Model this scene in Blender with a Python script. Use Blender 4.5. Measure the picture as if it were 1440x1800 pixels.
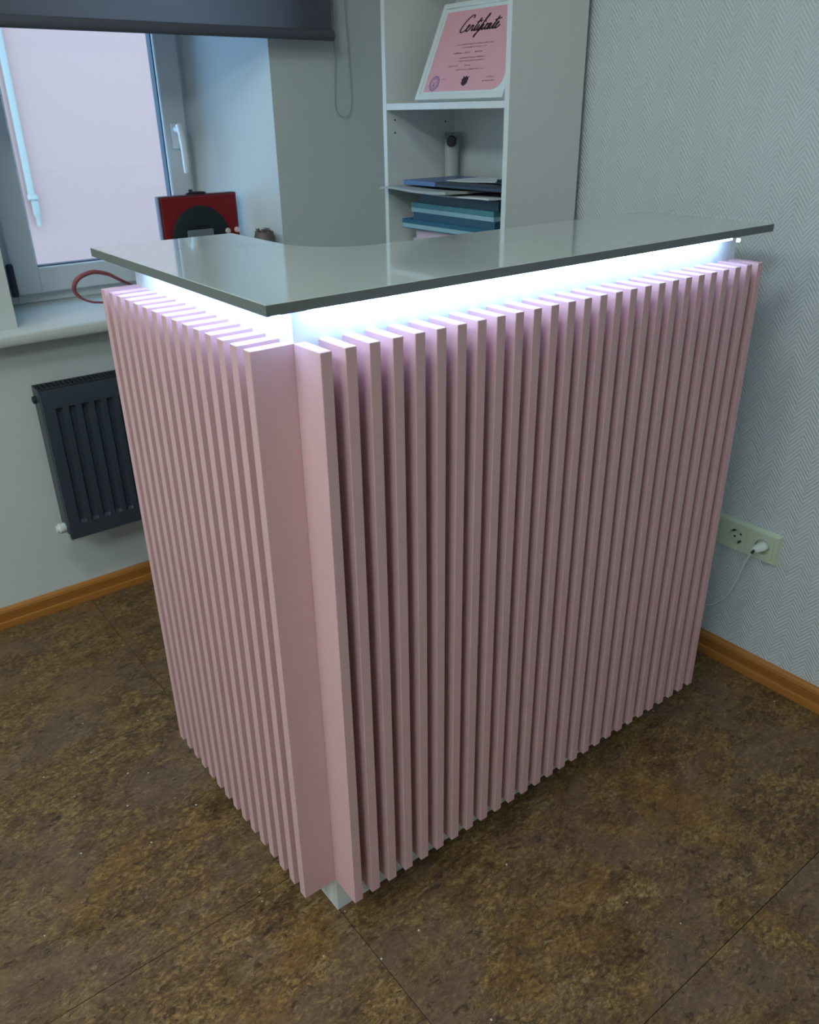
import bpy, bmesh, math, random
from mathutils import Vector, Matrix

random.seed(7)
for _o in list(bpy.data.objects):
    bpy.data.objects.remove(_o, do_unlink=True)
SC = bpy.context.scene
COL = SC.collection

# ------------------------------------------------------------------ camera
cam_d = bpy.data.cameras.new('camera')
cam = bpy.data.objects.new('camera', cam_d)
COL.objects.link(cam)
_r = Vector((0.7900135, -0.61292034, -0.01439905))
_u = Vector((0.28075708, 0.34079884, 0.89723554))
_f = Vector((0.54502673, 0.71287082, -0.44131741))
_m = Matrix((_r, _u, -_f)).transposed().to_4x4()
_m.translation = Vector((-0.50945, -0.90394, 1.32378))
cam.matrix_world = _m
cam_d.sensor_fit = 'VERTICAL'
cam_d.sensor_height = 36.0
cam_d.lens = 1431.476 / 1800 * 36.0
cam_d.clip_start = 0.02
cam_d.dof.use_dof = True
cam_d.dof.focus_distance = 1.40
cam_d.dof.aperture_fstop = 7.0
SC.camera = cam

# ------------------------------------------------------------------ world, exposure
world = bpy.data.worlds.new('overcast_sky')
SC.world = world
world.use_nodes = True
_bg = world.node_tree.nodes['Background']
_bg.inputs['Color'].default_value = (0.34, 0.63, 1.0, 1)
_bg.inputs['Strength'].default_value = 5.0
SC.view_settings.view_transform = 'Standard'
SC.view_settings.look = 'None'
SC.view_settings.exposure = 0.0
SC.view_settings.gamma = 1.0
SC.view_settings.use_curve_mapping = False

LAMP_L = 19.2                      # radiance of the ceiling panels
LAMP_C = (0.86, 1.0, 1.0)
LED_L = 27.0
LED_C = (0.52, 0.80, 1.42)
LAMPS = [(-0.70, -0.20, 0.25), (-2.20, 0.35, 0.32), (-2.10, -1.45, 0.44)]

# ------------------------------------------------------------------ materials
MATS = {}


def mat(name, color=(0.8, 0.8, 0.8), rough=0.5, metal=0.0, spec=0.5, trans=0.0, coat=0.0, emit=None):
    m = bpy.data.materials.new(name)
    m.use_nodes = True
    b = m.node_tree.nodes['Principled BSDF']
    b.inputs['Base Color'].default_value = (*color, 1)
    b.inputs['Roughness'].default_value = rough
    b.inputs['Metallic'].default_value = metal
    b.inputs['Specular IOR Level'].default_value = spec
    b.inputs['Transmission Weight'].default_value = trans
    b.inputs['Coat Weight'].default_value = coat
    if emit:
        b.inputs['Emission Color'].default_value = (*emit[0], 1)
        b.inputs['Emission Strength'].default_value = emit[1]
    MATS[name] = m
    return m


class NT:
    """small helper to wire shader nodes"""

    def __init__(self, m):
        self.t = m.node_tree
        self.b = self.t.nodes['Principled BSDF']

    def n(self, typ, **kw):
        nd = self.t.nodes.new(typ)
        for k, v in kw.items():
            setattr(nd, k, v)
        return nd

    def put(self, sock, v):
        if hasattr(v, 'links') or isinstance(v, bpy.types.NodeSocket):
            self.t.links.new(v, sock)
        else:
            sock.default_value = v

    def math(self, op, a, b=None, c=None):
        nd = self.n('ShaderNodeMath', operation=op)
        self.put(nd.inputs[0], a)
        if b is not None:
            self.put(nd.inputs[1], b)
        if c is not None:
            self.put(nd.inputs[2], c)
        return nd.outputs[0]

    def noise(self, vec, scale, detail=4, rough=0.55, dist=0.0):
        nd = self.n('ShaderNodeTexNoise')
        if vec is not None:
            self.t.links.new(vec, nd.inputs['Vector'])
        nd.inputs['Scale'].default_value = scale
        nd.inputs['Detail'].default_value = detail
        nd.inputs['Roughness'].default_value = rough
        nd.inputs['Distortion'].default_value = dist
        return nd.outputs['Fac']

    def ramp(self, fac, stops, interp='LINEAR'):
        nd = self.n('ShaderNodeValToRGB')
        cr = nd.color_ramp
        cr.interpolation = interp
        while len(cr.elements) < len(stops):
            cr.elements.new(0.5)
        for e, (p, c) in zip(cr.elements, stops):
            e.position = p
            e.color = (*c, 1) if len(c) == 3 else c
        self.t.links.new(fac, nd.inputs[0])
        return nd.outputs['Color']

    def mix(self, fac, a, b, blend='MIX'):
        nd = self.n('ShaderNodeMix', data_type='RGBA', blend_type=blend)
        self.put(nd.inputs[0], fac)
        self.put(nd.inputs[6], a)
        self.put(nd.inputs[7], b)
        return nd.outputs[2]

    def bump(self, h, strength, dist):
        nd = self.n('ShaderNodeBump')
        nd.inputs['Strength'].default_value = strength
        nd.inputs['Distance'].default_value = dist
        self.t.links.new(h, nd.inputs['Height'])
        self.t.links.new(nd.outputs['Normal'], self.b.inputs['Normal'])

    def pos(self):
        return self.n('ShaderNodeNewGeometry').outputs['Position']

    def obj(self):
        return self.n('ShaderNodeTexCoord').outputs['Object']


def C4(c):
    return (*c, 1)


# pink painted slats
m = mat('pink_paint', (0.70, 0.385, 0.42), 0.42, spec=0.4)
k = NT(m)
f = k.noise(k.pos(), 9, 3)
k.put(k.b.inputs['Base Color'], k.mix(f, C4((0.70, 0.435, 0.458)), C4((0.73, 0.46, 0.482))))
# white laminate of the desk carcass / bookcase
mat('white_laminate', (0.74, 0.76, 0.74), 0.38)
mat('desk_white', (0.72, 0.76, 0.74), 0.35)
mat('cabinet_inside', (0.70, 0.73, 0.72), 0.45)
# countertop: glossy light grey laminate and its darker edge band
m = mat('counter_grey', (0.40, 0.435, 0.40), 0.10, spec=0.5, coat=0.6)
m.node_tree.nodes['Principled BSDF'].inputs['Coat Roughness'].default_value = 0.04
k = NT(m)
f = k.noise(k.pos(), 260, 2, 0.6)
k.put(k.b.inputs['Base Color'], k.mix(f, C4((0.50, 0.545, 0.52)), C4((0.525, 0.57, 0.545))))
mat('counter_edge', (0.15, 0.175, 0.165), 0.45, spec=0.3)
# walls
m = mat('painted_wall', (0.62, 0.66, 0.64), 0.8, spec=0.2)
k = NT(m)
f = k.noise(k.pos(), 5, 4)
k.put(k.b.inputs['Base Color'], k.mix(f, C4((0.60, 0.64, 0.615)), C4((0.64, 0.67, 0.66))))
k.bump(k.noise(k.pos(), 180, 3), 0.08, 0.002)
mat('far_wall', (0.60, 0.62, 0.61), 0.85, spec=0.2)
m = mat('reveal_paint', (0.68, 0.74, 0.76), 0.7, spec=0.25)
m = mat('herringbone_wallpaper', (0.66, 0.70, 0.71), 0.7, spec=0.25)
k = NT(m)
sx = k.n('ShaderNodeSeparateXYZ')
k.t.links.new(k.pos(), sx.inputs[0])
col_w = 0.0295
tri = k.math('PINGPONG', k.math('ADD', sx.outputs['Y'], 10.0), col_w)
v = k.math('ADD', k.math('MULTIPLY', tri, 1.25), k.math('ADD', sx.outputs['Z'], 4.0))
h = k.math('DIVIDE', k.math('PINGPONG', v, 0.0056), 0.0056)
# soft step at the column joints
edge = k.math('SUBTRACT', 1.0, k.math('MULTIPLY', k.math('LESS_THAN', k.math('PINGPONG', tri, col_w / 2), 0.0012), 0.7))
hh = k.math('MULTIPLY', k.n('ShaderNodeMapRange', interpolation_type='SMOOTHSTEP').outputs[0], 1.0)
mr = hh.node.inputs[0].links[0].from_node
k.put(mr.inputs[0], h)
grain = k.noise(k.pos(), 420, 2)
height = k.math('ADD', k.math('MULTIPLY', mr.outputs[0], edge), k.math('MULTIPLY', grain, 0.35))
k.bump(height, 0.75, 0.0018)
k.put(k.b.inputs['Base Color'], k.mix(mr.outputs[0], C4((0.585, 0.625, 0.645)), C4((0.685, 0.72, 0.735))))  # grooves coloured darker than ridges: relief shading painted into the base colour
mat('ceiling_paint', (0.80, 0.82, 0.81), 0.9, spec=0.1)
# wood-look baseboard
for nm, a, b in (('baseboard_wood', (0.46, 0.185, 0.040), (0.38, 0.145, 0.030)), ('baseboard_strip', (0.38, 0.140, 0.028), (0.31, 0.110, 0.021))):
    m = mat(nm, a, 0.42, spec=0.4)
    k = NT(m)
    mp = k.n('ShaderNodeMapping')
    mp.inputs['Scale'].default_value = (6, 6, 220)
    k.t.links.new(k.pos(), mp.inputs['Vector'])
    k.put(k.b.inputs['Base Color'], k.mix(k.noise(mp.outputs[0], 1.0, 4), C4(a), C4(b)))
# marbled brown linoleum
m = mat('marbled_linoleum', (0.14, 0.09, 0.04), 0.42, spec=0.35)
k = NT(m)
oi = k.n('ShaderNodeObjectInfo')
off = k.n('ShaderNodeVectorMath', operation='SCALE')
cmb = k.n('ShaderNodeCombineXYZ')
k.put(cmb.inputs[0], oi.outputs['Random'])
k.put(cmb.inputs[1], k.math('MULTIPLY', oi.outputs['Random'], 3.7))
k.t.links.new(cmb.outputs[0], off.inputs[0])
off.inputs['Scale'].default_value = 5.0
add = k.n('ShaderNodeVectorMath', operation='ADD')
k.t.links.new(k.pos(), add.inputs[0])
k.t.links.new(off.outputs[0], add.inputs[1])
P = add.outputs[0]
mpn = k.n('ShaderNodeMapping')
mpn.inputs['Rotation'].default_value = (0, 0, math.radians(-35))
mpn.inputs['Scale'].default_value = (1.0, 1.7, 1.0)
k.t.links.new(P, mpn.inputs['Vector'])
Q = mpn.outputs[0]
big = k.noise(P, 4.0, 6, 0.62, 0.5)
mid = k.noise(Q, 15, 11, 0.72, 0.7)
fine = k.noise(Q, 85, 8, 0.78, 0.5)
base = k.ramp(big, [(0.30, (0.120, 0.062, 0.030)), (0.42, (0.165, 0.092, 0.034)), (0.52, (0.180, 0.105, 0.052)), (0.62, (0.200, 0.118, 0.045)), (0.72, (0.185, 0.118, 0.078))])
veins = k.ramp(mid, [(0.34, (0.032, 0.015, 0.008)), (0.44, (0.100, 0.055, 0.024)), (0.50, (0.155, 0.090, 0.038)), (0.56, (0.225, 0.135, 0.042)), (0.65, (0.300, 0.205, 0.100))])
c1 = k.mix(0.62, base, veins)
f2 = k.ramp(fine, [(0.38, (0.26, 0.24, 0.21)), (0.46, (0.72, 0.70, 0.67)), (0.53, (0.98, 0.97, 0.94)), (0.61, (1.8, 1.8, 1.75))])
c2 = k.mix(0.97, c1, f2, 'MULTIPLY')
purp = k.noise(P, 4.5, 7, 0.66, 0.4)
c3 = k.mix(k.math('MULTIPLY', k.ramp(purp, [(0.47, (0, 0, 0)), (0.60, (1, 1, 1))]), 0.62), c2, C4((0.150, 0.096, 0.070)))
rust = k.noise(P, 5.3, 8, 0.66, 0.6)
c3 = k.mix(k.math('MULTIPLY', k.ramp(rust, [(0.53, (0, 0, 0)), (0.66, (1, 1, 1))]), 0.42), c3, C4((0.24, 0.118, 0.028)))
dark = k.noise(Q, 34, 9, 0.76, 0.8)
c4 = k.mix(k.math('MULTIPLY', k.ramp(dark, [(0.555, (0, 0, 0)), (0.605, (1, 1, 1))]), 0.75), c3, C4((0.026, 0.015, 0.009)))
lightn = k.noise(Q, 52, 9, 0.8, 0.6)
gate = k.ramp(k.noise(P, 9, 3), [(0.45, (0.15, 0.15, 0.15)), (0.60, (1, 1, 1))])
c5 = k.mix(k.math('MULTIPLY', k.math('MULTIPLY', k.ramp(lightn, [(0.565, (0, 0, 0)), (0.62, (1, 1, 1))]), gate), 0.6), c4, C4((0.34, 0.28, 0.18)))
vor = k.n('ShaderNodeTexVoronoi')
vor.inputs['Scale'].default_value = 26
k.t.links.new(P, vor.inputs['Vector'])
speck = k.math('MULTIPLY', k.math('LESS_THAN', vor.outputs['Distance'], 0.055), k.math('GREATER_THAN', k.n('ShaderNodeSeparateColor').outputs[0], 0.72))
sc_ = speck.node.inputs[1].links[0].from_node.inputs[0].links[0].from_node
k.t.links.new(vor.outputs['Color'], sc_.inputs[0])
c6 = k.mix(speck, c5, C4((0.55, 0.54, 0.50)))
k.put(k.b.inputs['Base Color'], c6)
k.put(k.b.inputs['Roughness'], k.math('ADD', 0.34, k.math('MULTIPLY', mid, 0.22)))
k.bump(fine, 0.12, 0.001)
mat('joint_dark', (0.02, 0.013, 0.008), 0.9)
# window
mat('window_plastic', (0.70, 0.73, 0.75), 0.35)
mat('gasket', (0.02, 0.03, 0.05), 0.6)
mat('handle_white', (0.85, 0.87, 0.87), 0.3)
mat('sill_plastic', (0.58, 0.60, 0.57), 0.28)
m = bpy.data.materials.new('window_glass')
m.use_nodes = True
t = m.node_tree
t.nodes.clear()
o_ = t.nodes.new('ShaderNodeOutputMaterial')
mx = t.nodes.new('ShaderNodeMixShader')
tr = t.nodes.new('ShaderNodeBsdfTransparent')
tr.inputs[0].default_value = (0.97, 0.985, 0.98, 1)
gl = t.nodes.new('ShaderNodeBsdfGlossy')
gl.inputs['Roughness'].default_value = 0.01
fr = t.nodes.new('ShaderNodeFresnel')
geo = t.nodes.new('ShaderNodeNewGeometry')
ior = t.nodes.new('ShaderNodeMapRange')
ior.inputs['To Min'].default_value = 1.45
ior.inputs['To Max'].default_value = 1 / 1.45
t.links.new(geo.outputs['Backfacing'], ior.inputs['Value'])
t.links.new(ior.outputs[0], fr.inputs['IOR'])
t.links.new(fr.outputs[0], mx.inputs[0])
t.links.new(tr.outputs[0], mx.inputs[1])
t.links.new(gl.outputs[0], mx.inputs[2])
t.links.new(mx.outputs[0], o_.inputs[0])
MATS['window_glass'] = m
# blind fabric: thin grey cloth that lets some daylight through
m = bpy.data.materials.new('blind_fabric')
m.use_nodes = True
t = m.node_tree
b = t.nodes['Principled BSDF']
b.inputs['Base Color'].default_value = (0.068, 0.077, 0.10, 1)
b.inputs['Roughness'].default_value = 0.85
tl = t.nodes.new('ShaderNodeBsdfTranslucent')
tl.inputs[0].default_value = (0.09, 0.07, 0.068, 1)
ads = t.nodes.new('ShaderNodeAddShader')
t.links.new(b.outputs[0], ads.inputs[0])
t.links.new(tl.outputs[0], ads.inputs[1])
t.links.new(ads.outputs[0], t.nodes['Material Output'].inputs[0])
MATS['blind_fabric'] = m
mat('blind_bar', (0.085, 0.09, 0.11), 0.6)
mat('bead_chain', (0.36, 0.40, 0.39), 0.5)
# radiator
mat('radiator_grey', (0.040, 0.050, 0.068), 0.42, spec=0.5)
mat('radiator_dark', (0.012, 0.016, 0.02), 0.6)
mat('valve_white', (0.72, 0.75, 0.72), 0.4)
# outside
m = mat('pink_render', (0.80, 0.66, 0.72), 0.9, spec=0.1)
k = NT(m)
k.put(k.b.inputs['Base Color'], k.mix(k.noise(k.pos(), 0.9, 4), C4((0.465, 0.250, 0.197)), C4((0.450, 0.250, 0.204))))
mat('pipe_white', (0.33, 0.29, 0.23), 0.5)
mat('yard_asphalt', (0.30, 0.31, 0.32), 0.9)
# sockets
mat('socket_ivory', (0.60, 0.68, 0.52), 0.35)
mat('socket_dark', (0.05, 0.06, 0.045), 0.5)
mat('plug_white', (0.80, 0.86, 0.83), 0.35)
# things
mat('frame_white', (0.74, 0.80, 0.80), 0.4)
mat('certificate_paper', (0.80, 0.41, 0.46), 0.5)
mat('mat_white', (0.72, 0.80, 0.80), 0.6)
mat('ink_dark', (0.045, 0.018, 0.028), 0.6)
mat('ink_soft', (0.17, 0.08, 0.10), 0.6)
mat('stamp_violet', (0.17, 0.12, 0.34), 0.6)
mat('case_red', (0.22, 0.003, 0.006), 0.45)
mat('case_trim', (0.07, 0.006, 0.012), 0.5)
mat('record_black', (0.009, 0.016, 0.02), 0.5)
mat('record_centre', (0.004, 0.005, 0.006), 0.5)
mat('silver_plate', (0.20, 0.23, 0.27), 0.4, metal=0.3)
mat('knob_pale', (0.78, 0.66, 0.66), 0.4)
mat('handle_black', (0.012, 0.014, 0.018), 0.5)
mat('cable_red', (0.30, 0.085, 0.095), 0.5)
mat('jar_brown', (0.17, 0.125, 0.115), 0.3)
mat('jar_pale', (0.62, 0.64, 0.66), 0.3)
mat('bottle_glass', (0.80, 0.85, 0.85), 0.06, trans=0.45)
mat('bottle_metal', (0.35, 0.38, 0.40), 0.2, metal=0.9)
mat('stopper_black', (0.004, 0.004, 0.006), 0.35)
mat('paper', (0.70, 0.71, 0.70), 0.7)
mat('paper_grey', (0.42, 0.45, 0.45), 0.7)
mat('paper_pink', (0.60, 0.47, 0.54), 0.7)
mat('magazine_blue', (0.085, 0.15, 0.33), 0.35)
mat('magazine_dark', (0.03, 0.042, 0.065), 0.4)
mat('magazine_black', (0.008, 0.010, 0.015), 0.4)
mat('folder_teal_dark', (0.006, 0.042, 0.055), 0.4)
mat('binder_teal', (0.06, 0.21, 0.245), 0.4)
mat('binder_navy', (0.022, 0.085, 0.14), 0.4)
mat('binder_blue', (0.02, 0.12, 0.20), 0.4)
mat('binder_lip', (0.30, 0.48, 0.52), 0.4)
mat('lamp_body', (0.85, 0.85, 0.85), 0.4)
mat('lamp_diffuser', (0.9, 0.9, 0.9), 0.5, emit=(LAMP_C, LAMP_L))
mat('led_diffuser', (0.9, 0.92, 0.92), 0.5, emit=(LED_C, LED_L))
mat('led_cap', (0.86, 0.92, 0.88), 0.4, emit=((0.9, 1.0, 0.95), 1.2))


# ------------------------------------------------------------------ mesh helpers
def link(name, me, material=None, parent=None, loc=None):
    o = bpy.data.objects.new(name, me)
    COL.objects.link(o)
    if material and me is not None and not me.materials:
        me.materials.append(MATS[material])
    if parent is not None:
        o.parent = parent
    if loc is not None:
        o.location = loc
    return o


def mesh_of(bm, name, smooth=None, recalc=True):
    if recalc:
        bmesh.ops.recalc_face_normals(bm, faces=bm.faces)
    me = bpy.data.meshes.new(name)
    bm.to_mesh(me)
    bm.free()
    if smooth is not None:
        for p in me.polygons:
            p.use_smooth = True
        try:
            me.set_sharp_from_angle(angle=math.radians(smooth))
        except Exception:
            pass
    return me


def add_box(bm, lo, hi, bevel=0.0, seg=1):
    r = bmesh.ops.create_cube(bm, size=1.0)
    vs = r['verts']
    for v_ in vs:
        v_.co = Vector([(lo[i] + hi[i]) / 2 + v_.co[i] * (hi[i] - lo[i]) for i in range(3)])
    if bevel > 0:
        es = list({e for v_ in vs for e in v_.link_edges})
        bmesh.ops.bevel(bm, geom=es, offset=bevel, segments=seg, affect='EDGES', profile=0.5)
    return vs


def box(name, lo, hi, material, parent=None, bevel=0.0, seg=1):
    """box as an object; its origin lies at the parent's origin"""
    bm = bmesh.new()
    add_box(bm, lo, hi, bevel, seg)
    return link(name, mesh_of(bm, name), material, parent)


def add_prism(bm, pts2, axis, a, b):
    """extrude a 2D outline along x, y or z from a to b"""
    def P3(p, t_):
        if axis == 'z':
            return (p[0], p[1], t_)
        if axis == 'x':
            return (t_, p[0], p[1])
        return (p[0], t_, p[1])
    va = [bm.verts.new(P3(p, a)) for p in pts2]
    vb = [bm.verts.new(P3(p, b)) for p in pts2]
    n = len(pts2)
    bm.faces.new(va)
    bm.faces.new(list(reversed(vb)))
    for i in range(n):
        bm.faces.new((va[i], vb[i], vb[(i + 1) % n], va[(i + 1) % n]))


def prism(name, pts2, axis, a, b, material, parent=None, smooth=None):
    bm = bmesh.new()
    add_prism(bm, pts2, axis, a, b)
    return link(name, mesh_of(bm, name, smooth), material, parent)


def add_lathe(bm, prof, n=24, M=None, cap=True):
    """prof = [(r, h)]; axis = local z, placed by matrix M"""
    M = M or Matrix.Identity(4)
    rings = []
    for r, h_ in prof:
        if r < 1e-6:
            rings.append([bm.verts.new(M @ Vector((0, 0, h_)))])
        else:
            rings.append([bm.verts.new(M @ Vector((r * math.cos(2 * math.pi * i / n), r * math.sin(2 * math.pi * i / n), h_))) for i in range(n)])
    for A, B in zip(rings, rings[1:]):
        for i in range(n):
            j = (i + 1) % n
            if len(A) == 1 and len(B) == 1:
                continue
            if len(A) == 1:
                bm.faces.new((A[0], B[i], B[j]))
            elif len(B) == 1:
                bm.faces.new((A[i], A[j], B[0]))
            else:
                bm.faces.new((A[i], A[j], B[j], B[i]))
    if cap:
        for R_ in (rings[0], rings[-1]):
            if len(R_) > 1:
                bm.faces.new(R_)


def lathe(name, prof, material, parent=None, M=None, n=24, smooth=40):
    bm = bmesh.new()
    add_lathe(bm, prof, n, M)
    return link(name, mesh_of(bm, name, smooth), material, parent)


def catmull(pts, k_=8, closed=False):
    pts = [Vector(p) for p in pts]
    out = []
    n = len(pts)
    for i in range(n - 1):
        p0 = pts[max(i - 1, 0)]
        p1, p2 = pts[i], pts[i + 1]
        p3 = pts[min(i + 2, n - 1)]
        for j in range(k_):
            t_ = j / k_
            out.append(0.5 * ((2 * p1) + (p2 - p0) * t_ + (2 * p0 - 5 * p1 + 4 * p2 - p3) * t_ ** 2 + (3 * p1 - p0 - 3 * p2 + p3) * t_ ** 3))
    out.append(pts[-1])
    return out


def add_tube(bm, path, rad, n=8, up=Vector((0.13, 0.27, 0.95))):
    path = [Vector(p) for p in path]
    rads = rad if isinstance(rad, (list, tuple)) else [rad] * len(path)
    rings = []
    prev = None
    for i, p in enumerate(path):
        d = (path[min(i + 1, len(path) - 1)] - path[max(i - 1, 0)]).normalized()
        if prev is None:
            a = d.cross(up)
            if a.length < 1e-4:
                a = d.cross(Vector((1, 0, 0)))
        else:
            a = prev - d * prev.dot(d)
        a.normalize()
        prev = a
        b_ = d.cross(a)
        rings.append([bm.verts.new(p + (a * math.cos(2 * math.pi * j / n) + b_ * math.sin(2 * math.pi * j / n)) * rads[i]) for j in range(n)])
    for A, B in zip(rings, rings[1:]):
        for j in range(n):
            bm.faces.new((A[j], A[(j + 1) % n], B[(j + 1) % n], B[j]))
    bm.faces.new(rings[0])
    bm.faces.new(rings[-1])


def tube(name, path, rad, material, parent=None, n=8):
    bm = bmesh.new()
    add_tube(bm, path, rad, n)
    return link(name, mesh_of(bm, name, 60), material, parent)


def thing(name, label, cat, loc=(0, 0, 0), group=None):
    o = bpy.data.objects.new(name, None)
    o.empty_display_size = 0.05
    COL.objects.link(o)
    o.location = loc
    o['label'] = label
    o['category'] = cat
    if group:
        o['group'] = group
    return o


def tag(o, label, cat, group=None):
    o['label'] = label
    o['category'] = cat
    if group:
        o['group'] = group
    return o


def struct(o, label=None, cat=None):
    o['kind'] = 'structure'
    if label:
        o['label'] = label
    if cat:
        o['category'] = cat
    return o


def rounded_rect(x0, y0, x1, y1, r, n=6):
    out = []
    for cx, cy, a0 in ((x1 - r, y1 - r, 0), (x0 + r, y1 - r, 90), (x0 + r, y0 + r, 180), (x1 - r, y0 + r, 270)):
        for i in range(n + 1):
            a = math.radians(a0 + 90 * i / n)
            out.append((cx + r * math.cos(a), cy + r * math.sin(a)))
    return out


# ------------------------------------------------------------------ room shell
XW, YW = 1.227, 1.390            # right wall face, window wall face
XL, YF, ZC = -3.30, -3.60, 2.75  # left wall, front wall (behind the camera), ceiling
TH = 0.372

# floor: dark bed and separate linoleum tiles
floor = struct(box('floor', (XL, YF, -0.05), (XW, YW, -0.0035), 'joint_dark'), 'brown marbled linoleum tile floor of the room', 'floor')
GX, GY, JW = 0.616, 0.600, 0.0011
x0s = [0.0035 + GX * i for i in range(-7, 4)]
y0s = [-0.4815 + GY * i for i in range(-7, 6)]
tile_cache = {}
for xa in x0s:
    for ya in y0s:
        a, b = max(xa, XL) + JW / 2, min(xa + GX, XW) - JW / 2
        c, d = max(ya, YF) + JW / 2, min(ya + GY, YW) - JW / 2
        if b - a < 0.01 or d - c < 0.01:
            continue
        key = (round(b - a, 3), round(d - c, 3))
        if key not in tile_cache:
            bm = bmesh.new()
            add_box(bm, (-(b - a) / 2, -(d - c) / 2, -0.0035), ((b - a) / 2, (d - c) / 2, 0.0), 0.0006)
            me = mesh_of(bm, 'floor_tile')
            me.materials.append(MATS['marbled_linoleum'])
            tile_cache[key] = me
        link('floor_tile', tile_cache[key], None, floor, ((a + b) / 2, (c + d) / 2, 0.0))

struct(box('wall_right', (XW, YF - 0.1, 0), (XW + 0.2, YW + TH, ZC), 'herringbone_wallpaper'), 'pale grey herringbone wallpaper wall on the right', 'wall')
struct(box('wall_left', (XL - 0.2, YF - 0.1, 0), (XL, YW + TH, ZC), 'far_wall'), 'plain painted wall far to the left of the desk', 'wall')
struct(box('wall_front', (XL, YF - 0.2, 0), (XW, YF, ZC), 'far_wall'), 'plain painted wall opposite the window', 'wall')
struct(box('ceiling', (XL - 0.2, YF - 0.2, ZC), (XW + 0.2, YW + TH, ZC + 0.2), 'ceiling_paint'), 'white painted ceiling over the room', 'ceiling')

# window wall with a splayed opening
OX0, OX1 = -0.026, 0.776         # opening at the room face
IX0, IX1 = 0.020, 0.648          # opening at the frame
YFR = 1.690                      # room-side face of the window frame
OZ0, OZ1 = 0.800, 2.300
bm = bmesh.new()
add_prism(bm, [(XL, YW), (OX0, YW), (IX0, YFR), (IX0, YW + TH), (XL, YW + TH)], 'z', 0, ZC)
add_prism(bm, [(OX1, YW), (XW, YW), (XW, YW + TH), (IX1, YW + TH), (IX1, YFR)], 'z', 0, ZC)
add_box(bm, (OX0, YW, 0), (OX1, YW + TH, OZ0))
add_box(bm, (OX0, YW, OZ1), (OX1, YW + TH, ZC))
wb = link('wall_back', mesh_of(bm, 'wall_back'), 'painted_wall')
wb.data.materials.append(MATS['reveal_paint'])
for p in wb.data.polygons:       # the smooth painted reveals of the opening
    c = p.center
    if YW + 0.02 < c.y < YFR and abs(p.normal.z) < 0.3 and abs(p.normal.x) > 0.5 and XL + 0.1 < c.x < XW - 0.1:
        p.material_index = 1
struct(wb, 'smooth grey painted window wall behind the desk', 'wall')


# baseboards with a darker middle strip
def baseboard(name, axis, wall, a, b, label):
    s = -1
    prof = [(0, 0), (-0.018, 0), (-0.0185, 0.004), (-0.0175, 0.019), (-0.0125, 0.022), (-0.0115, 0.042), (-0.0140, 0.046), (-0.0120, 0.055), (-0.0060, 0.060), (0, 0.060)]
    bm = bmesh.new()
    if axis == 'y':              # runs along y, on the right wall
        add_prism(bm, [(wall + p, z) for p, z in prof], 'y', a, b)
    else:
        add_prism(bm, [(wall + p, z) for p, z in prof], 'x', a, b)
    o = struct(link(name, mesh_of(bm, name, 30), 'baseboard_wood'), label, 'baseboard')
    sp = [(-0.0120, 0.0215), (-0.0140, 0.0230), (-0.0126, 0.032), (-0.0134, 0.041), (-0.0112, 0.0425), (-0.0100, 0.032)]
    bm = bmesh.new()
    add_prism(bm, [(wall + p, z) for p, z in sp], axis, a, b)
    link('cover_strip', mesh_of(bm, 'cover_strip', 30), 'baseboard_strip', o)
    return o


baseboard('baseboard_right', 'y', XW, YF, YW - 0.019, 'brown wood-look baseboard along the herringbone wallpaper wall')
baseboard('baseboard_back', 'x', YW, XL, XW, 'brown wood-look baseboard along the window wall below the radiator')

# ------------------------------------------------------------------ window
win = bpy.data.objects.new('window_1', None)
COL.objects.link(win)
win.location = (0.33, YFR, OZ0)
struct(win, 'white plastic window with one opening sash behind the desk', 'window')
WI = Matrix.Translation(-Vector(win.location))


def wbox(name, lo, hi, material, parent=win, bevel=0.0, seg=1):
    bm = bmesh.new()
    add_box(bm, lo, hi, bevel, seg)
    bm.transform(WI)
    return link(name, mesh_of(bm, name), material, parent)


def frame_mesh(name, x0, x1, z0, z1, w, y0, y1, material, bevel):
    bm = bmesh.new()
    add_box(bm, (x0, y0, z0), (x0 + w, y1, z1), bevel)
    add_box(bm, (x1 - w, y0, z0), (x1, y1, z1), bevel)
    add_box(bm, (x0 + w, y0, z0), (x1 - w, y1, z0 + w), bevel)
    add_box(bm, (x0 + w, y0, z1 - w), (x1 - w, y1, z1), bevel)
    bm.transform(WI)
    return link(name, mesh_of(bm, name), material, win)


frame_mesh('window_frame', IX0 - 0.02, IX1 + 0.02, 0.834, OZ1, 0.055, YFR, YFR + 0.07, 'window_plastic', 0.003)
sash = frame_mesh('sash', 0.051, 0.632, 0.862, OZ1 - 0.04, 0.072, YFR - 0.018, YFR + 0.022, 'window_plastic', 0.003)
frame_mesh('gasket', 0.121, 0.562, 0.932, OZ1 - 0.110, 0.005, YFR - 0.006, YFR + 0.023, 'gasket', 0.0)
wbox('pane', (0.123, YFR + 0.010, 0.934), (0.560, YFR + 0.016, OZ1 - 0.112), 'window_glass')
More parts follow.
